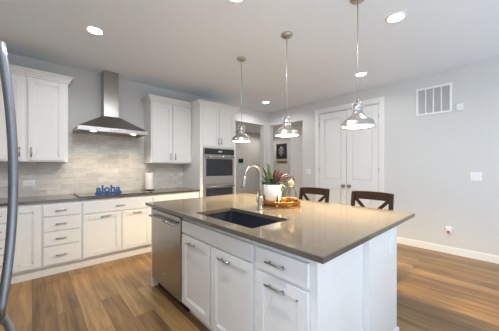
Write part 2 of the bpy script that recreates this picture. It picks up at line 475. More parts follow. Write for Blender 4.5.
def b4(r):
    drawer(fb, .484, 1.345, .70, ZT, r, .915, .12)
    door(fb, .484, .928, ZB, .68, r, .74, .648, False, .12); door(fb, .942, 1.345, ZB, .68, r, 1.14, .648, False, .12)
base_cab('wide white base cabinet under the cooktop, one drawer over two doors', .467, 1.36, b4)
def b5(r):
    drawer(fb, 1.378, 2.17, .70, ZT, r, 1.78, .14)
    door(fb, 1.378, 1.768, ZB, .68, r, 1.58, .648); door(fb, 1.78, 2.17, ZB, .68, r, 1.98, .648)
base_cab('white base cabinet behind the dishwasher end of the island, beside the oven tower', 1.361, 2.185, b5)

mb = MB(); mb.box(XL + .002, 2.188, YA - .64, YA - .001, .884, .914, .003); o = part('countertop', mb, 'quartz')
tag(o, 'grey-taupe quartz countertop running along the tiled cooktop wall', 'countertop')

def crown(mb, a0, a1, yf, z0, left=False, right=False, yl=YA - .003):
    """stepped crown: front run plus short returns"""
    rx = .06 if right else 0
    steps = [(0, .012), (.012, .02), (.026, .03), (.046, .043), (.056, .06)]
    zz = [0, .018, .036, .056, .072, .09]
    for i, (_, o_) in enumerate(steps):
        mb.box(a0 + .0005, a1 + min(o_, rx), yf - o_, YA - .003, z0 + zz[i], z0 + zz[i + 1], .002, 1)
        if left: mb.box(a0 - o_, a0 + .01, yf - o_, yl, z0 + zz[i], z0 + zz[i + 1], .002, 1)

fu = frameA(YA - .33)
def upper(label, a0, a1, zt, doors, left, right):
    r = thing('wall_cabinet', label, 'cabinet', ((a0 + a1) / 2, YA - .33, 1.375), 'white wall cabinets above the counter')
    mb = MB(); mb.box(a0, a1, YA - .33, YA - .002, 1.375, zt, .001); part('body', mb, 'white', r)
    mb = MB(); crown(mb, a0, a1, YA - .33, zt, left, right); part('crown', mb, 'white', r)
    for (d0, d1, h) in doors: door(fu, d0, d1, 1.392, zt - .012, r, h, 1.49, True, .12)
    return r
upper('white wall cabinet at the far left corner, cut by the frame edge', XL + .003, -.061, 2.42, ((-.915, -.5, -.53), (-.488, -.082, -.112)), False, False)
upper('single-door white wall cabinet left of the range hood', -.06, .355, 2.42, ((-.037, .318, -.006),), False, True)
upper('two-door white wall cabinet between the range hood and the oven tower', 1.45, 2.189, 2.405, ((1.466, 1.81, 1.777), (1.822, 2.172, 1.862)), True, False)

# oven tower
YT = YA - .64
TX0, TX1 = 2.19, 3.0
ft = frameA(YT)
r = thing('oven_cabinet', 'tall white cabinet tower housing the double wall oven', 'cabinet', ((TX0 + TX1) / 2, YT, 0))
mb = MB()
mb.box(TX0, TX0 + .02, YT, YA - .002, .0, 2.40); mb.box(TX1 - .02, TX1, YT, YA - .002, 0, 2.40)
mb.box(TX0 + .02, TX1 - .02, YA - .03, YA - .002, .1, 2.40)
mb.box(TX0 + .02, TX1 - .02, YT, YA - .03, 1.665, 2.40); mb.box(TX0 + .02, TX1 - .02, YT, YA - .03, .1, .395)
mb.box(TX0 + .02, TX0 + .058, YT, YT + .02, .395, 1.665); mb.box(TX1 - .05, TX1 - .02, YT, YT + .02, .395, 1.665)
part('body', mb, 'white', r)
mb = MB(); crown(mb, TX0, TX1, YT, 2.40, True, True, YA - .395); part('crown', mb, 'white', r)
door(ft, 2.236, 2.59, 1.69, 2.385, r, 2.562, 1.79, True, .12); door(ft, 2.60, 2.957, 1.69, 2.385, r, 2.63, 1.79, True, .12)
drawer(ft, 2.236, 2.957, .13, .37, r, 2.6)
mb = MB(); mb.box(TX0 + .02, TX1 - .02, YT + .06, YT + .075, 0, .1); part('toe_kick', mb, 'white', r)

r = thing('wall_oven', 'stainless double wall oven with black glass doors', 'oven', (2.607, YT, .4))
OX0, OX1 = 2.252, 2.946
mb = MB(); mb.box(OX0 + .01, OX1 - .01, YT + .021, YT + .55, .41, 1.65); part('body', mb, 'steel', r)
mb = MB(ft); mb.box(OX0, OX1, 1.532, 1.658, -.02, .024, .004); part('frame', mb, 'steel', r)
mb = MB(ft); mb.box(OX0 + .012, OX1 - .012, 1.542, 1.645, .024, .029, .002); part('control_panel', mb, 'panel_black', r, 'black touch control panel')
mb = MB(ft); mb.box(2.56, 2.65, 1.585, 1.61, .029, .0305); part('display', mb, mat('oven_display', (150, 160, 170), .2, emit=(170, 190, 205), estr=.25), r)
def oven_door(z0, z1, g0, g1, hz):
    mb = MB(ft)
    mb.box(OX0, OX0 + .045, z0, z1, -.02, .03, .003); mb.box(OX1 - .045, OX1, z0, z1, -.02, .03, .003)
    mb.box(OX0 + .045, OX1 - .045, z0, g0, -.02, .03, .003); mb.box(OX0 + .045, OX1 - .045, g1, z1, -.02, .03, .003)
    d = part('oven_door', mb, 'steel_h', r)
    mb = MB(ft); mb.box(OX0 + .043, OX1 - .043, g0 - .002, g1 + .002, .012, .027); part('window', mb, 'glass_black', d)
    mb = MB(ft); mb.tube([(OX0 + .035, hz, .075), (OX1 - .035, hz, .075)], .013, 14)
    for a in (OX0 + .07, OX1 - .07): mb.tube([(a, hz, .028), (a, hz, .075)], .009, 10)
    part('handle', mb, 'chrome', d)
oven_door(.995, 1.524, 1.145, 1.462, 1.492)
oven_door(.43, .985, .55, .925, .952)

# range hood
r = thing('range_hood', 'stainless chimney range hood over the cooktop', 'range hood', (.89, YA, 1.8))
hx0, hx1, hy = .44, 1.34, YA - .5
hz0, hz1, hz2 = 1.808, 1.862, 2.075
cx0, cx1, cy = .795, .995, YA - .225
mb = MB()
P = lambda x, y, z: mb.bm.verts.new((x, y, z))
yb = YA - .002
lo = [P(hx0, yb, hz0), P(hx1, yb, hz0), P(hx1, hy, hz0), P(hx0, hy, hz0)]
mi = [P(hx0, yb, hz1), P(hx1, yb, hz1), P(hx1, hy, hz1), P(hx0, hy, hz1)]
tp = [P(cx0 - .01, yb, hz2), P(cx1 + .01, yb, hz2), P(cx1 + .01, cy - .01, hz2), P(cx0 - .01, cy - .01, hz2)]
for A, B in ((lo, mi), (mi, tp)):
    for k in range(4): mb.bm.faces.new([A[k], A[(k + 1) % 4], B[(k + 1) % 4], B[k]])
mb.bm.faces.new(tp)
# rim and recessed underside
q = .03
inn = [P(hx0 + q, yb - q, hz0), P(hx1 - q, yb - q, hz0), P(hx1 - q, hy + q, hz0), P(hx0 + q, hy + q, hz0)]
inu = [P(v.co.x, v.co.y, hz0 + .008) for v in inn]
for A, B in ((lo, inn), (inn, inu)):
    for k in range(4): mb.bm.faces.new([A[k], A[(k + 1) % 4], B[(k + 1) % 4], B[k]])
mb.bm.faces.new(inu)
part('canopy', mb, 'steel_h', r)
mb = MB(); mb.box(cx0, cx1, cy, yb, hz2, ZC - .001, .002); part('chimney', mb, 'steel', r)
mb = MB()
for x in (.68, 1.1):
    mb.box(x - .18, x + .18, hy + .1, yb - .12, hz0 + .003, hz0 + .0078)
    for k in range(14): mb.box(x - .17 + k * .025, x - .162 + k * .025, hy + .11, yb - .13, hz0 - .001, hz0 + .003)
part('filter', mb, 'steel', r)
for x in (.63, 1.15):
    mb = MB(); mb.lathe((x, hy + .07, hz0 + .005), [(0, -.008), (.032, -.008), (.036, .002), (0, .002)], 20); part('hood_lamp', mb, 'hood_glow', r, 'lit round hood lamp')
    l = bpy.data.lights.new('hood_spot', 'SPOT'); l.energy = 8.5; l.spot_size = math.radians(100); l.spot_blend = .8; l.color = (1, .78, .50); l.shadow_soft_size = .03
    o = bpy.data.objects.new('hood_spot', l); o.location = (x - r.location.x, hy + .065 - r.location.y, hz0 - .012 - r.location.z); o.rotation_euler = (math.radians(14), 0, 0); o.parent = r; COL.objects.link(o)
for k in range(4):
    mb = MB(frameA(hy)); mb.lathe((.83 + k * .035, (hz0 + hz1) / 2, .001), [(0, .003), (.006, .003), (.007, 0)], 10); part('button', mb, 'panel_black', r)

# cooktop
r = thing('cooktop', 'black glass cooktop set in the counter under the range hood', 'cooktop', (.91, 4.0, .914))
mb = MB(); mb.box(.455, 1.375, 3.75, 4.27, .9145, .921, .002); part('glass_top', mb, 'cook', r)
for x0, x1 in ((.443, .455), (1.375, 1.387)):
    mb = MB(); mb.box(x0, x1, 3.748, 4.272, .9145, .924, .001); part('edge_trim', mb, 'black', r)
mb = MB()
for (x, y, rad) in ((.66, 3.88, .09), (.66, 4.13, .075), (1.17, 3.88, .075), (1.17, 4.13, .1), (.915, 4.0, .12)):
    mb.lathe((x, y, .921), [(rad, .0001), (rad, .0006), (rad + .003, .0006), (rad + .003, .0001)], 40)
part('burner_ring', mb, mat('burner_print', (120, 120, 120), .3), r)

# aloha sign
r = thing('word_sign', 'blue free-standing word sign reading aloha on the cooktop', 'sign', (.86, 4.05, .9225))
def text_bm(body, size, ext):
    cu = bpy.data.curves.new('text', 'FONT'); cu.body = body; cu.size = size; cu.extrude = ext; cu.bevel_depth = .0012
    cu.offset = .0035
    o = bpy.data.objects.new('text', cu); COL.objects.link(o)
    dg = bpy.context.evaluated_depsgraph_get()
    me = bpy.data.meshes.new_from_object(o.evaluated_get(dg))
    bpy.data.objects.remove(o); bpy.data.curves.remove(cu)
    bm = bmesh.new(); bm.from_mesh(me); bpy.data.meshes.remove(me); return bm
xx = .685
for ch in 'aloha':
    bm = text_bm(ch, .145, .012)
    xs = [v.co.x for v in bm.verts]; x0, x1 = min(xs), max(xs)
    for v in bm.verts:
        x, y, z = v.co
        v.co = (xx + (x - x0) * 1.0, 4.05 - z, .937 + y)
    w_ = x1 - x0
    mb = MB(); mb.bm.free(); mb.bm = bm
    part('letter', mb, 'blue', r); xx += w_ + .006
mb = MB(); mb.box(.672, xx + .006, 4.02, 4.08, .9215, .939, .003); part('base', mb, 'blue', r)

# paper towel
r = thing('paper_towel_holder', 'white paper towel roll on an upright holder beside the wall cabinet', 'paper towel', (1.485, 4.17, .914))
mb = MB(); mb.lathe((1.485, 4.17, .9145), [(0, 0), (.075, 0), (.075, .01), (.07, .014), (0, .014)], 28); part('base', mb, 'wood_dark', r)
mb = MB(); mb.lathe((1.485, 4.17, .93), [(0, 0), (.008, 0), (.008, .28), (.011, .284), (.011, .292), (0, .294)], 14); part('post', mb, 'wood_dark', r)
mb = MB(); mb.lathe((1.485, 4.17, .931), [(.02, 0), (.066, 0), (.067, .004), (.067, .276), (.066, .28), (.02, .28), (.02, 0)], 32); part('roll', mb, 'paper', r)

# plates and devices on walls
def outlet(frame, a, b, w_, h, label, kind='outlet', group='white wall plates', horiz=False, gangs=1, c0=0):
    p0 = frame @ Vector((a, b, c0))
    r = thing('wall_outlet' if kind == 'outlet' else 'light_switch', label, kind, p0, group)
    mb = MB(frame); mb.box(a - w_ / 2, a + w_ / 2, b - h / 2, b + h / 2, c0, c0 + .007, .003); part('plate', mb, 'plate', r)
    if kind == 'outlet':
        mb = MB(frame)
        for s in (-1, 1):
            ca, cb_ = (a + s * .021, b) if horiz else (a, b + s * .021)
            mb.box(ca - .014, ca + .014, cb_ - .014, cb_ + .014, c0 + .007, c0 + .009, .002)
        part('socket', mb, 'trim', r)
    else:
        for g in range(gangs):
            ga = a + (g - (gangs - 1) / 2) * .046
            mb = MB(frame); mb.box(ga - .016, ga + .016, b - .033, b + .033, c0 + .007, c0 + .011, .002); part('rocker', mb, 'trim', r)
    return r
outlet(frameA(YA - .011), -.03, 1.095, .118, .074, 'white horizontal outlet in the backsplash under the left wall cabinet', horiz=True)
outlet(frameB(XB), .316, 1.174, .118, .12, 'white two-gang light switch on the right wall below the air vent', 'switch', gangs=2)
outlet(frameB(XB), 3.09, 1.215, .118, .12, 'white light switch between the double door and the hallway opening', 'switch', gangs=2)
outlet(frameB(XB), .615, .355, .075, .118, 'white low wall outlet holding a pink plug-in air freshener', 'outlet')
r = thing('air_freshener', 'small pink and white plug-in air freshener low on the right wall', 'air freshener', (XB - .012, .615, .33))
mb = MB(frameB(XB)); mb.box(.585, .645, .32, .40, .0095, .05, .014, 3); part('body', mb, 'plate', r)
mb = MB(frameB(XB)); mb.tube([(.615, .335, .03), (.615, .335, .062)], [.022, .018], 14); part('scent_bottle', mb, 'pink', r, 'pink scent bottle')
r = thing('wall_sensor', 'small white square sensor box right of the air vent', 'sensor', (XB, .487, 2.19))
mb = MB(frameB(XB)); mb.box(.45, .524, 2.145, 2.24, 0, .028, .005); part('housing', mb, 'plate', r)
mb = MB(frameB(XB)); mb.box(.462, .512, 2.16, 2.19, .028, .03, .001); part('cover', mb, 'trim', r)

r = thing('air_vent', 'white return air vent with grey louvres high on the right wall', 'vent', (XB, .803, 2.14))
fB = frameB(XB); a0, a1, z0, z1 = .578, 1.028, 2.143, 2.578
mb = MB(fB); mb.box(a0 + .01, a1 - .01, z0 + .01, z1 - .01, 0, .004); part('backing', mb, 'vent_grey', r, 'grey filter mesh')
mb = MB(fB); f = .028
mb.box(a0, a0 + f, z0, z1, 0, .016, .003); mb.box(a1 - f, a1, z0, z1, 0, .016, .003)
mb.box(a0 + f, a1 - f, z0, z0 + f, 0, .016, .003); mb.box(a0 + f, a1 - f, z1 - f, z1, 0, .016, .003)
for k in (1, 2, 3):
    a = a0 + f + k * (a1 - a0 - 2 * f) / 4; mb.box(a - .007, a + .007, z0 + f, z1 - f, 0, .014, .002)
part('frame', mb, 'plate', r)
mb = MB(fB)
for k in range(26):
    z = z0 + f + .007 + k * .0145
    mb.bm.faces.new([mb.bm.verts.new(fB @ Vector(p)) for p in ((a0 + f, z, .011), (a1 - f, z, .011), (a1 - f, z + .008, .005), (a0 + f, z + .008, .005))])
part('louvre', mb, 'plate', r)

# hallway things
r = thing('control_panel', 'black square wall control with a teal light in the hallway left of the faucet', 'wall control', (4.69, HB, 1.5))
mb = MB(frameA(HB)); mb.box(4.605, 4.785, 1.445, 1.57, 0, .022, .006); part('housing', mb, 'black', r)
mb = MB(frameA(HB)); mb.box(4.64, 4.76, 1.395, 1.45, 0, .015, .006); part('indicator', mb, 'teal', r, 'teal light')
r = thing('framed_art', 'black chalkboard-style wall art with pale script in the hallway', 'wall art', (HR, 4.87, 1.59))
fH = frameB(HR)
mb = MB(fH); mb.box(4.69, 5.07, 1.60, 2.04, 0, .02); part('board', mb, 'art_black', r)
mb = MB(fH)
for (p, q, s_, u_) in ((4.675, 4.69, 1.585, 2.055), (5.07, 5.085, 1.585, 2.055)): mb.box(p, q, s_, u_, 0, .028, .003)
for (s_, u_) in ((1.585, 1.60), (2.04, 2.055)): mb.box(4.69, 5.07, s_, u_, 0, .028, .003)
part('frame', mb, 'black', r)
mb = MB(fH)
for k in range(7):
    pts = []
    zz = 1.70 + k * .042; wd = .11 * math.sin(PI * (k + 1) / 8.2)
    for i in range(13):
        u_ = i / 12; pts.append((4.88 - wd + 2 * wd * u_, zz + .014 * math.sin(u_ * 9 + k * 1.7), .022))
    mb.tube(pts, .0065, 6)
mb.tube([(4.88 + .02 * math.sin(i * .9), 1.66 + i * .026, .022) for i in range(13)], .006, 6)
part('lettering', mb, 'art_white', r, 'pale chalk flourish')
r = thing('hook_rail', 'brown wooden hook rail under the black wall art', 'hook rail', (HR, 4.87, 1.48))
mb = MB(fH); mb.box(4.66, 5.08, 1.445, 1.525, 0, .02, .003); part('rail', mb, 'wood_mid', r)
for k in range(5):
    mb = MB(fH); a = 4.71 + k * .08; mb.tube([(a, 1.495, .02), (a, 1.49, .045), (a, 1.465, .055), (a, 1.475, .068)], .005, 8); part('hook', mb, 'black', r)

# ------------------------------------------------------------------ island
IX0, IX1, IY0, IY1 = .925, 2.405, .541, 2.717
FX = .985                                    # face frame plane of the island cabinets
fi = frameB(FX)
BX = 1.50
def isl(label, y0, y1, build):
    r = thing('island_cabinet', label, 'cabinet', (FX, (y0 + y1) / 2, 0), 'white island cabinets')
    mb = MB()
    mb.box(FX, BX, y0, y0 + .018, .11, .883); mb.box(FX, BX, y1 - .018, y1, .11, .883)
    mb.box(BX - .015, BX, y0 + .018, y1 - .018, .11, .883); mb.box(FX, BX - .015, y0 + .018, y1 - .018, .11, .128)
    mb.box(FX, FX + .018, y0 + .018, y0 + .04, .128, .883); mb.box(FX, FX + .018, y1 - .04, y1 - .018, .128, .883)
    mb.box(FX, FX + .018, y0 + .04, y1 - .04, .84, .883); mb.box(FX, FX + .018, y0 + .04, y1 - .04, .69, .735)
    part('body', mb, 'white', r)
    mb = MB(); mb.box(FX + .065, FX + .08, y0, y1, 0, .11); part('toe_kick', mb, 'white', r)
    build(r); return r
def i1(r):
    drawer(fi, 1.03, 1.93, .738, .842, r, None, name='false_front')
    door(fi, 1.492, 1.93, .125, .722, r, 1.752, .672, False, .125); door(fi, 1.03, 1.472, .125, .722, r, 1.29, .672, False, .125)
isl('white island sink cabinet with two shaker doors under a false front', 1.016, 1.945, i1)
def i2(r):
    drawer(fi, .645, 1.0, .722, .842, r, .84, .135)
    door(fi, .645, 1.0, .125, .703, r, .84, .655, False, .135)
isl('white island cabinet at the near corner, one drawer over one door', .605, 1.015, i2)

r = thing('end_panel', 'narrow white end panel beside the dishwasher at the island end', 'cabinet panel', (1.2, 2.66, 0))
mb = MB(); mb.box(FX - .012, BX, 2.625, 2.672, 0, .883, .002); part('panel', mb, 'white', r)
r = thing('island_knee_wall', 'white panelled knee wall carrying the seating side of the island', 'island base', (1.77, 1.6, 0))
mb = MB(); mb.box(BX + .001, 2.015, .568, 2.672, 0, .883, .003); part('wall_panel', mb, 'white', r)
mb = MB()
mb.box(BX + .001, 2.029, .554, .568, 0, .105, .003); mb.box(2.015, 2.029, .568, 2.686, 0, .105, .003); mb.box(BX + .001, 2.015, 2.672, 2.686, 0, .105, .003)
part('baseboard', mb, 'trim', r)
fE = frameA(.568)
outlet(fE, 1.86, .755, .075, .118, 'white outlet on the near end of the island below the countertop')

# countertop with the sink cut-out
SX0, SX1, SY0, SY1 = 1.027, 1.418, 1.10, 1.812
mb = MB(); zt, zb = .914, .884
def ring(x0, x1, y0, y1, z): return [mb.bm.verts.new(p) for p in ((x0, y0, z), (x1, y0, z), (x1, y1, z), (x0, y1, z))]
e = .003
o1 = ring(IX0 + e, IX1 - e, IY0 + e, IY1 - e, zt); o2 = ring(IX0, IX1, IY0, IY1, zt - e); o3 = ring(IX0, IX1, IY0, IY1, zb)
n1 = ring(SX0, SX1, SY0, SY1, zt); n2 = ring(SX0, SX1, SY0, SY1, zb)
for A, B in ((o1, o2), (o2, o3), (o3, n2), (n2, n1), (n1, o1)):
    for k in range(4): mb.bm.faces.new([A[k], A[(k + 1) % 4], B[(k + 1) % 4], B[k]])
o = part('countertop', mb, 'quartz'); tag(o, 'large grey-taupe quartz island countertop with an undermount sink', 'countertop')

r = thing('sink', 'dark graphite undermount sink in the island countertop', 'sink', (1.22, 1.456, .68))
mb = MB()
g = .008; x0, x1, y0, y1 = SX0 - g, SX1 + g, SY0 - g, SY1 + g; z0, z1 = .67, .8835
def rr(x0, x1, y0, y1, z, rad=.03, n=5):
    out = []
    for (cx_, cy_, s0) in ((x1 - rad, y1 - rad, 0), (x0 + rad, y1 - rad, 1), (x0 + rad, y0 + rad, 2), (x1 - rad, y0 + rad, 3)):
        for i in range(n + 1):
            th = (s0 + i / n) * PI / 2; out.append(mb.bm.verts.new((cx_ + rad * math.cos(th), cy_ + rad * math.sin(th), z)))
    return out
R = [rr(x0 - .012, x1 + .012, y0 - .012, y1 + .012, z0 - .012), rr(x0 - .012, x1 + .012, y0 - .012, y1 + .012, z1 - .008), rr(x0 - .012, x1 + .012, y0 - .012, y1 + .012, z1), rr(x0, x1, y0, y1, z1),
     rr(x0 + .004, x1 - .004, y0 + .004, y1 - .004, z0 + .02), rr(x0 + .02, x1 - .02, y0 + .02, y1 - .02, z0)]
for A, B in zip(R, R[1:]):
    n = len(A)
    for k in range(n): mb.bm.faces.new([A[k], A[(k + 1) % n], B[(k + 1) % n], B[k]])
mb.bm.faces.new(R[0]); mb.bm.faces.new(R[-1])
part('basin', mb, 'sink', r)
mb = MB(); mb.lathe((1.26, 1.456, .6705), [(0, .003), (.03, .003), (.042, .004), (.045, 0)], 24); part('drain', mb, 'chrome', r)

# faucet
fx, fy = 1.556, 1.556
r = thing('faucet', 'brushed nickel pull-down gooseneck faucet behind the island sink', 'faucet', (fx, fy, .914))
mb = MB(); mb.lathe((fx, fy, .9142), [(0, 0), (.029, 0), (.029, .006), (.023, .012), (.021, .06), (.019, .11), (.015, .12), (0, .12)], 24); part('base', mb, 'faucet', r)
mb = MB()
pts = [(fx, fy, 1.03), (fx, fy, 1.10), (fx, fy, 1.16), (fx, fy, 1.218)]
ar = .092; ccx = fx - ar
for i in range(1, 17):
    th = PI * i / 16 * .95
    pts.append((ccx + ar * math.cos(th), fy, 1.218 + ar * math.sin(th)))
e1 = Vector(pts[-1]); dr = (e1 - Vector(pts[-2])).normalized()
e1 = e1 + dr * .012; pts.append(tuple(e1))
mb.tube(pts, .0127, 14); part('neck', mb, 'faucet', r)
mb = MB(); mb.tube([e1 - dr * .005, e1 + dr * .02, e1 + dr * .06, e1 + dr * .098, e1 + dr * .102], [.013, .0155, .0195, .0225, .019], 16); part('spray_head', mb, 'faucet', r)
mb = MB(); mb.tube([(fx, fy + .018, .985), (fx, fy + .04, .988)], .011, 12); mb.tube([(fx, fy + .036, .988), (fx + .01, fy + .05, 1.02), (fx + .025, fy + .055, 1.07)], [.007, .0065, .005], 10); part('lever', mb, 'faucet', r)

# dishwasher
r = thing('dishwasher', 'stainless dishwasher built into the far end of the island', 'dishwasher', (FX, 2.285, 0))
dy0, dy1 = 1.95, 2.62
mb = MB(); mb.box(FX + .002, BX - .01, dy0, dy1, .12, .878); part('body', mb, 'gap', r)
mb = MB(fi); mb.box(dy0 + .003, dy1 - .003, .115, .855, 0, .024, .004); d = part('front_panel', mb, 'steel', r)
mb = MB(fi); mb.box(dy0 + .003, dy1 - .003, .8555, .873, 0, .02, .002); part('control_strip', mb, 'panel_black', r, 'black top control strip')
mb = MB(fi); mb.tube([(dy0 + .03, .79, .058), (dy1 - .03, .79, .058)], .0135, 14)
for a in (dy0 + .06, dy1 - .06): mb.box(a - .014, a + .014, .779, .801, .023, .056, .004)
part('handle', mb, 'chrome', d)
mb = MB(fi); mb.lathe((2.285, .245, .024), [(0, .002), (.013, .002), (.014, 0)], 20); part('badge', mb, 'chrome', d, 'small round badge')
mb = MB(); mb.box(FX + .05, FX + .07, dy0, dy1, 0, .118); part('toe_kick', mb, 'black', r, 'black toe kick')

# tray, planter, carafe
tc = Vector((1.868, 1.568, .9142))
r = thing('serving_tray', 'round brass-rimmed wooden tray on the island', 'tray', tc)
mb = MB(); mb.lathe(tc, [(0, 0), (.181, 0), (.188, .004), (.188, .01), (0, .01)], 48); part('tray_base', mb, 'tray_wood', r)
mb = MB(); mb.lathe(tc, [(.179, .0101), (.189, .0101), (.191, .054), (.191, .058), (.184, .058), (.181, .054), (.179, .0101)], 48); part('rim', mb, 'brass', r, 'brass rim')
CR = Vector((math.sin(HEAD), -math.cos(HEAD), 0)); CF = Vector((math.cos(HEAD), math.sin(HEAD), 0)); UP = Vector((0, 0, 1))
for s in (-1, 1):
    c_ = tc + CR * (.19 * s * .954) - CF * (.19 * .3)
    out = (c_ - tc).normalized(); tn = Vector((-out.y, out.x, 0))
    mb = MB(); mb.tube([c_ + tn * .03 + UP * .028, c_ + tn * .028 + out * .016 + UP * .03, c_ - tn * .028 + out * .016 + UP * .03, c_ - tn * .03 + UP * .028], .004, 8); part('handle', mb, 'brass', r)

pc = Vector((1.792, 1.612, .9245))
r = thing('potted_plant', 'white footed pot with mixed green and burgundy leaves on the tray', 'plant', pc)
mb = MB(); mb.lathe(pc + UP * .048, [(0, 0), (.074, 0), (.084, .008), (.091, .153), (.09, .158), (.084, .158), (.082, .13), (0, .128)], 36); part('pot', mb, 'pot', r)
mb = MB(); mb.lathe(pc + UP * .048, [(0, .14), (.05, .14), (.081, .132)], 24); part('soil', mb, 'soil', r)
for k in range(4):
    th = HEAD + PI + .39 + k * PI / 2
    dv = Vector((math.cos(th), math.sin(th), 0))
    mb = MB(); mb.tube([pc + dv * .089, pc + dv * .093 + UP * .04, pc + dv * .1 + UP * .105], .0075, 8); mb.tube([pc + dv * .09 + UP * .041, pc + dv * .02 + UP * .042], .004, 6)
    part('stand_leg', mb, 'black', r, 'dark metal stand leg')
def blade(mb, p0, tip, w_, droop=0.0, n=8, twist=0.0):
    p0, tip = Vector(p0), Vector(tip)
    d = tip - p0; L = d.length; side = d.cross(CF)
    if side.length < 1e-4: side = CR.copy()
    side = (side.normalized() * math.cos(twist) + CF * math.sin(twist)).normalized()
    nrm = side.cross(d.normalized())
    rows = []
    for i in range(n + 1):
        u_ = i / n
        c_ = p0 + d * u_ + UP * (droop * 4 * u_ * (1 - u_)) * L
        hw = w_ * (math.sin(PI * min(1, u_ * .93 + .04)) ** .8) * (1 - .3 * u_)
        rows.append([mb.bm.verts.new(c_ - side * hw + nrm * hw * .25), mb.bm.verts.new(c_), mb.bm.verts.new(c_ + side * hw + nrm * hw * .25)])
    for A, B in zip(rows, rows[1:]):
        for k in range(2):
            f = mb.bm.faces.new([A[k], A[k + 1], B[k + 1], B[k]]); f.smooth = True
top = pc + UP * .185
off = lambda rt, up, fw=0: top + CR * rt + UP * up + CF * fw
def solid(name, mb, m, label):
    o = part(name, mb, m, r, label); md = o.modifiers.new('thick', 'SOLIDIFY'); md.thickness = .0012; return o
mb = MB()
for (a, b, c_, w_, dr_, tw) in ((-.047, .245, .0, .027, .05, .2), (-.105, .205, .02, .022, .09, .3), (-.08, .165, -.04, .02, .08, -.2), (-.02, .15, -.04, .02, .05, -.4), (-.07, .15, -.03, .013, .05, .3), (-.115, .115, -.02, .014, .1, .2), (-.125, .05, -.05, .017, .15, .4),
                            (.10, .04, -.05, .026, .14, .5), (.125, .07, .02, .024, .12, -.4), (.085, .085, -.04, .022, .1, .3), (.135, -.01, -.02, .024, .2, .6), (.10, -.045, -.07, .022, .25, .2), (.075, .03, -.08, .022, .2, -.3)):
    blade(mb, off(a * .15, -.01, c_ * .2), off(a, b, c_), w_, dr_, twist=tw)
solid('foliage', mb, 'leaf_pale', 'pale green leaves')
mb = MB()
for k in range(34):
    th = random.uniform(0, 2 * PI); rad = random.uniform(.06, .15); h = random.uniform(-.0, .085) * (1.15 - rad * 4)
    a, c_ = rad * math.cos(th), rad * math.sin(th) * .8
    blade(mb, off(a * .2, -.02, c_ * .2), off(a, h + .01, c_), random.uniform(.014, .022), random.uniform(.15, .3), twist=random.uniform(-.6, .6))
solid('foliage', mb, 'leaf_dark', 'dark green leaves')
mb = MB()
for (a, b, c_, w_, dr_) in ((.03, .175, .0, .028, .05), (.065, .165, .02, .026, .09), (.1, .14, -.02, .024, .12), (.02, .125, -.05, .024, .05), (.212, .095, -.02, .015, .2), (.15, .12, .02, .018, .14), (.075, .10, -.05, .024, .1)):
    blade(mb, off(a * .12 + .01, -.01, c_ * .2), off(a, b, c_), w_, dr_, twist=random.uniform(-.3, .3))
blade(mb, off(.2, .10, -.02), off(.222, .035, -.02), .01, .02)
solid('foliage', mb, 'leaf_red', 'burgundy leaves')

jc = Vector((1.948, 1.50, .9245))
r = thing('glass_carafe', 'clear glass carafe with pale wooden ball stopper on the tray', 'carafe', jc)
mb = MB(); mb.lathe(jc, [(0, 0), (.048, 0), (.054, .008), (.055, .10), (.05, .13), (.032, .155), (.026, .175), (.029, .183), (.026, .183), (.023, .175), (.029, .153), (.047, .128), (.052, .098), (.051, .012), (0, .006)], 32); part('vessel', mb, 'glass', r)
mb = MB(); mb.lathe(jc, [(0, .008), (.048, .014), (.049, .05), (.04, .056), (0, .058)], 24); part('filling', mb, 'beads', r, 'amber coloured filling')
mb = MB(); mb.ball(jc + UP * .218, .03, 20); mb.lathe(jc + UP * .17, [(0, 0), (.021, 0), (.022, .02), (0, .02)], 16); part('stopper', mb, 'cork', r, 'pale wooden ball stopper')

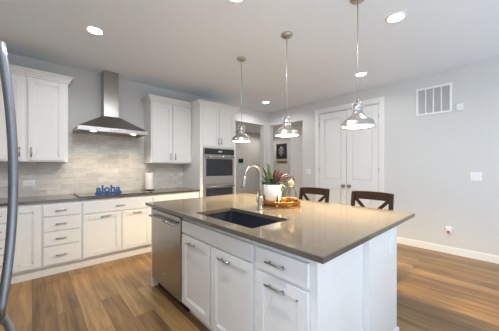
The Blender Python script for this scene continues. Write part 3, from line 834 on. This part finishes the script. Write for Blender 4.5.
# ------------------------------------------------------------------ counter stools
def make_stool(label):
    r = thing('counter_stool', label, 'stool', (0, 0, 0), 'dark stools at the island')
    # local: faces -X; back at +X
    mb = MB(); mb.box(-.21, .20, -.215, .215, .61, .65, .014, 3); part('seat', mb, 'wood_dark', r)
    mb = MB(); mb.box(-.17, .17, -.185, .185, .555, .61, .003); part('apron', mb, 'wood_dark', r)
    def back(y):
        return [(.16, y, 0), (.175, y, .40), (.185, y, .62), (.205, y, .82), (.235, y, 1.005)]
    for s in (-1, 1):
        mb = MB(); mb.box(-.19, -.152, s * .2 - .019, s * .2 + .019, 0, .612, .003); part('leg', mb, 'wood_dark', r)
        mb = MB(); P_ = back(s * .207); secs = []
        for (x, y, z) in P_:
            secs.append([mb.bm.verts.new((x + a, y + b, z)) for a, b in ((-.018, -.019), (.018, -.019), (.018, .019), (-.018, .019))])
        for A, B in zip(secs, secs[1:]):
            for k in range(4): mb.bm.faces.new([A[k], A[(k + 1) % 4], B[(k + 1) % 4], B[k]])
        mb.bm.faces.new(secs[0]); mb.bm.faces.new(secs[-1])
        part('leg', mb, 'wood_dark', r)
    # curved top rail
    def rail(z0, z1, name, th=.024):
        mb = MB(); secs = []
        for i in range(13):
            u_ = i / 12; y = -.226 + .452 * u_; bow = .025 * (1 - (2 * u_ - 1) ** 2)
            up = .008 * (1 - (2 * u_ - 1) ** 2)
            def X(z): return .185 + (z - .62) * .13 + bow
            secs.append([mb.bm.verts.new(p) for p in ((X(z0) - th / 2, y, z0), (X(z0) + th / 2, y, z0), (X(z1) + th / 2, y, z1 + up), (X(z1) - th / 2, y, z1 + up))])
        for A, B in zip(secs, secs[1:]):
            for k in range(4): mb.bm.faces.new([A[k], A[(k + 1) % 4], B[(k + 1) % 4], B[k]])
        mb.bm.faces.new(secs[0]); mb.bm.faces.new(secs[-1])
        part(name, mb, 'wood_dark', r)
    rail(.928, 1.012, 'top_rail'); rail(.662, .695, 'lower_rail')
    for s in (-1, 1):
        mb = MB(); pts = [(.196 + .004 * s, -s * .055, .69), (.207 + .004 * s, 0, .745), (.235, s * .19, .94)]
        for (p, q_) in zip(pts, pts[1:]):
            p, q_ = Vector(p), Vector(q_); d = (q_ - p).normalized(); w1 = d.cross(Vector((1, 0, 0))).normalized() * .017; t1 = Vector((.009 + .001 * s, 0, 0))
            A = [mb.bm.verts.new(p + a * w1 + b * t1) for a, b in ((-1, -1), (1, -1), (1, 1), (-1, 1))]
            B = [mb.bm.verts.new(q_ + a * w1 + b * t1) for a, b in ((-1, -1), (1, -1), (1, 1), (-1, 1))]
            for k in range(4): mb.bm.faces.new([A[k], A[(k + 1) % 4], B[(k + 1) % 4], B[k]])
            mb.bm.faces.new(A); mb.bm.faces.new(B)
        part('cross_brace', mb, 'wood_dark', r)
    for (p, q_) in (((-.171, -.19), (-.171, .19)),):
        mb = MB(); mb.box(-.182, -.16, -.185, .185, .2, .235, .003); part('footrest', mb, 'wood_dark', r)
    for s in (-1, 1):
        mb = MB(); mb.box(-.155, .16, s * .2 - .011, s * .2 + .011, .25, .28, .003); part('stretcher', mb, 'wood_dark', r)
    return r
st = make_stool('dark espresso X-back counter stool nearest the island corner')
st.location = (2.665, 1.075, 0)
s2 = copy_tree(st); s2.location = (2.665, 1.835, 0); s2['label'] = 'dark espresso X-back counter stool beside the tray, farther from the corner'

# ------------------------------------------------------------------ pendants
def make_pendant(loc, label):
    x, y = loc; ZR = 1.652
    r = thing('pendant_lamp', label, 'pendant lamp', (x, y, ZR), 'nickel pendant lamps over the island')
    c_ = Vector((x, y, ZR))
    mb = MB(); mb.lathe((x, y, ZC), [(0, -.03), (.012, -.03), (.05, -.026), (.062, -.014), (.064, -.0005), (0, -.0005)], 28); part('canopy', mb, 'nickel', r)
    mb = MB(); mb.tube([(x, y, ZR + .235), (x, y, ZC - .028)], .0035, 8); part('rod', mb, 'nickel', r)
    mb = MB(); mb.lathe(c_, [(.128, .004), (.134, -.004), (.139, 0), (.14, .008), (.134, .013), (.132, .026), (.125, .043), (.109, .06), (.086, .076), (.064, .09), (.049, .105), (.04, .123), (.035, .14),
                             (.031, .14), (.036, .122), (.045, .103), (.08, .074), (.118, .043), (.127, .022), (.128, .004)], 40); part('shade', mb, 'nickel', r)
    mb = MB(); mb.lathe(c_, [(.035, .139), (.037, .142), (.037, .15), (.031, .154), (.03, .185), (.033, .188), (.033, .196), (.024, .204), (.012, .208), (.01, .236), (0, .238)], 28); part('socket', mb, 'nickel', r)
    mb = MB()
    for s in (-1, 1):
        pts = [c_ + CR * (s * .036) + UP * .12, c_ + CR * (s * .046) + UP * .14, c_ + CR * (s * .046) + UP * .185, c_ + CR * (s * .034) + UP * .215, c_ + CR * (s * .01) + UP * .226]
        mb.tube(pts, .0048, 8)
    part('yoke', mb, 'nickel', r)
    for k in range(3):
        th = k * 2 * PI / 3 + .5; q_ = c_ + Vector((math.cos(th), math.sin(th), 0)) * .14 + UP * .004
        mb = MB(); mb.ball(q_, .008, 8); part('thumb_screw', mb, 'nickel', r)
    mb = MB(); mb.lathe(c_, [(0, -.004), (.06, -.003), (.1, .0), (.122, .004), (.127, .01), (0, .01)], 32); part('diffuser', mb, 'lamp_glow', r, 'lit frosted diffuser')
    l = bpy.data.lights.new('pendant_light', 'SPOT'); l.energy = 82; l.color = (1, .75, .37); l.spot_size = math.radians(150); l.spot_blend = .6; l.shadow_soft_size = .08
    o = bpy.data.objects.new('pendant_light', l); o.location = (0, 0, -.03); o.parent = r; COL.objects.link(o)
    return r
make_pendant((2.078, .884), 'nickel dome pendant lamp nearest the camera, over the near island end')
make_pendant((2.072, 1.655), 'nickel dome pendant lamp in the middle of the island row')
make_pendant((2.078, 2.432), 'nickel dome pendant lamp farthest away, in front of the oven tower')

# ------------------------------------------------------------------ recessed lights
def downlight(x, y, label, power=14, ZC=ZC):
    r = thing('recessed_light', label, 'ceiling light', (x, y, ZC), 'recessed ceiling lights')
    mb = MB(); mb.lathe((x, y, ZC), [(.068, -.0095), (.072, -.012), (.09, -.007), (.094, -.0005), (.068, -.0005), (.068, -.0095)], 36); part('trim_ring', mb, 'trim', r)
    mb = MB(); mb.lathe((x, y, ZC), [(0, -.0085), (.067, -.0085), (.067, -.001), (0, -.001)], 32); part('diffuser', mb, 'down_glow', r, 'lit diffuser')
    l = bpy.data.lights.new('downlight_spot', 'SPOT'); l.energy = power; l.color = (.95, .97, .99); l.spot_size = math.radians(172); l.spot_blend = .45; l.shadow_soft_size = .07
    o = bpy.data.objects.new('downlight_spot', l); o.location = (0, 0, -.03); o.parent = r; COL.objects.link(o)
    return r
downlight(.495, 2.98, 'recessed ceiling light above the cooktop aisle, left of the range hood', 12)
downlight(1.278, 1.567, 'recessed ceiling light over the sink aisle, cut by the top edge of the photo', 62)
downlight(.42, .85, 'added unseen recessed ceiling light above the camera, over the near end of the aisle', 54)  # unseen lamp, added to brighten the island door fronts
downlight(2.614, .744, 'recessed ceiling light at the top right, nearest the camera', 10)
downlight(3.80, 1.567, 'recessed ceiling light in front of the double door', 8)
downlight(3.858, 3.67, 'recessed ceiling light near the hallway corner', 20)
downlight(5.2, 4.95, 'added unseen recessed light in the low hallway ceiling behind the corner', 11.5, ZH)  # unseen lamp, added to light the hallway from behind the pillar
for x, y, where in ((1.3, -1.2, 'behind the camera, left of the great room'), (3.4, -1.2, 'behind the camera, by the right wall'), (1.3, -4.0, 'far behind the camera, left'), (3.4, -4.0, 'far behind the camera, right'), (-2.6, -2.5, 'behind the camera, by the side windows')):
    downlight(x, y, 'added unseen recessed ceiling light ' + where, 5)  # unseen lamps, added to even out the ambient light

# ------------------------------------------------------------------ refrigerator at the left edge
RX = -.125
r = thing('refrigerator', 'stainless refrigerator at the left edge with a bowed bar handle', 'refrigerator', (-.5, .87, 0))
ry0, ry1 = .42, 1.325
fr_ = Matrix(((0, 0, 1, RX), (1, 0, 0, 0), (0, 1, 0, 0), (0, 0, 0, 1)))   # faces +X
mb = MB(); mb.box(-.85, RX - .062, ry0, ry1, .03, 1.77, .004); part('body', mb, 'steel', r)
mb = MB(); mb.box(-.83, RX - .08, ry0 + .03, ry1 - .03, 0, .03); part('plinth', mb, 'black', r)
mb = MB(fr_); mb.box(ry0, ry1, .79, 1.78, -.06, 0, .008); d = part('door', mb, 'steel', r)
def bow(p, n=20): return [p(i / n) for i in range(n + 1)]
hy_ = 1.08
mb = MB()
def hp(u_):
    z = .822 + .872 * u_
    return (-.0447 - .16 * (z - 1.265) ** 2, hy_, z)
mb.tube(bow(hp), .0122, 16)
for z in (.842, 1.675): mb.tube([(RX - .002, hy_, z), (-.068, hy_, z)], .009, 12)
part('handle', mb, 'fridge_bar', d, 'satin bowed bar handle')
mb = MB(fr_); mb.box(ry0, ry1, .09, .78, -.06, 0, .008); d = part('freezer_drawer', mb, 'steel', r)
mb = MB()
def hq(u_):
    k = 2 * u_ - 1
    return (-.034 - .045 * abs(k) ** 2.2, .87 + .40 * k, .745)
mb.tube(bow(hq), .0112, 16)
for y in (.50, 1.24): mb.tube([(RX - .002, y, .745), (-.07, y, .745)], .012, 12)
part('handle', mb, 'fridge_bar', d, 'satin bowed bar handle')
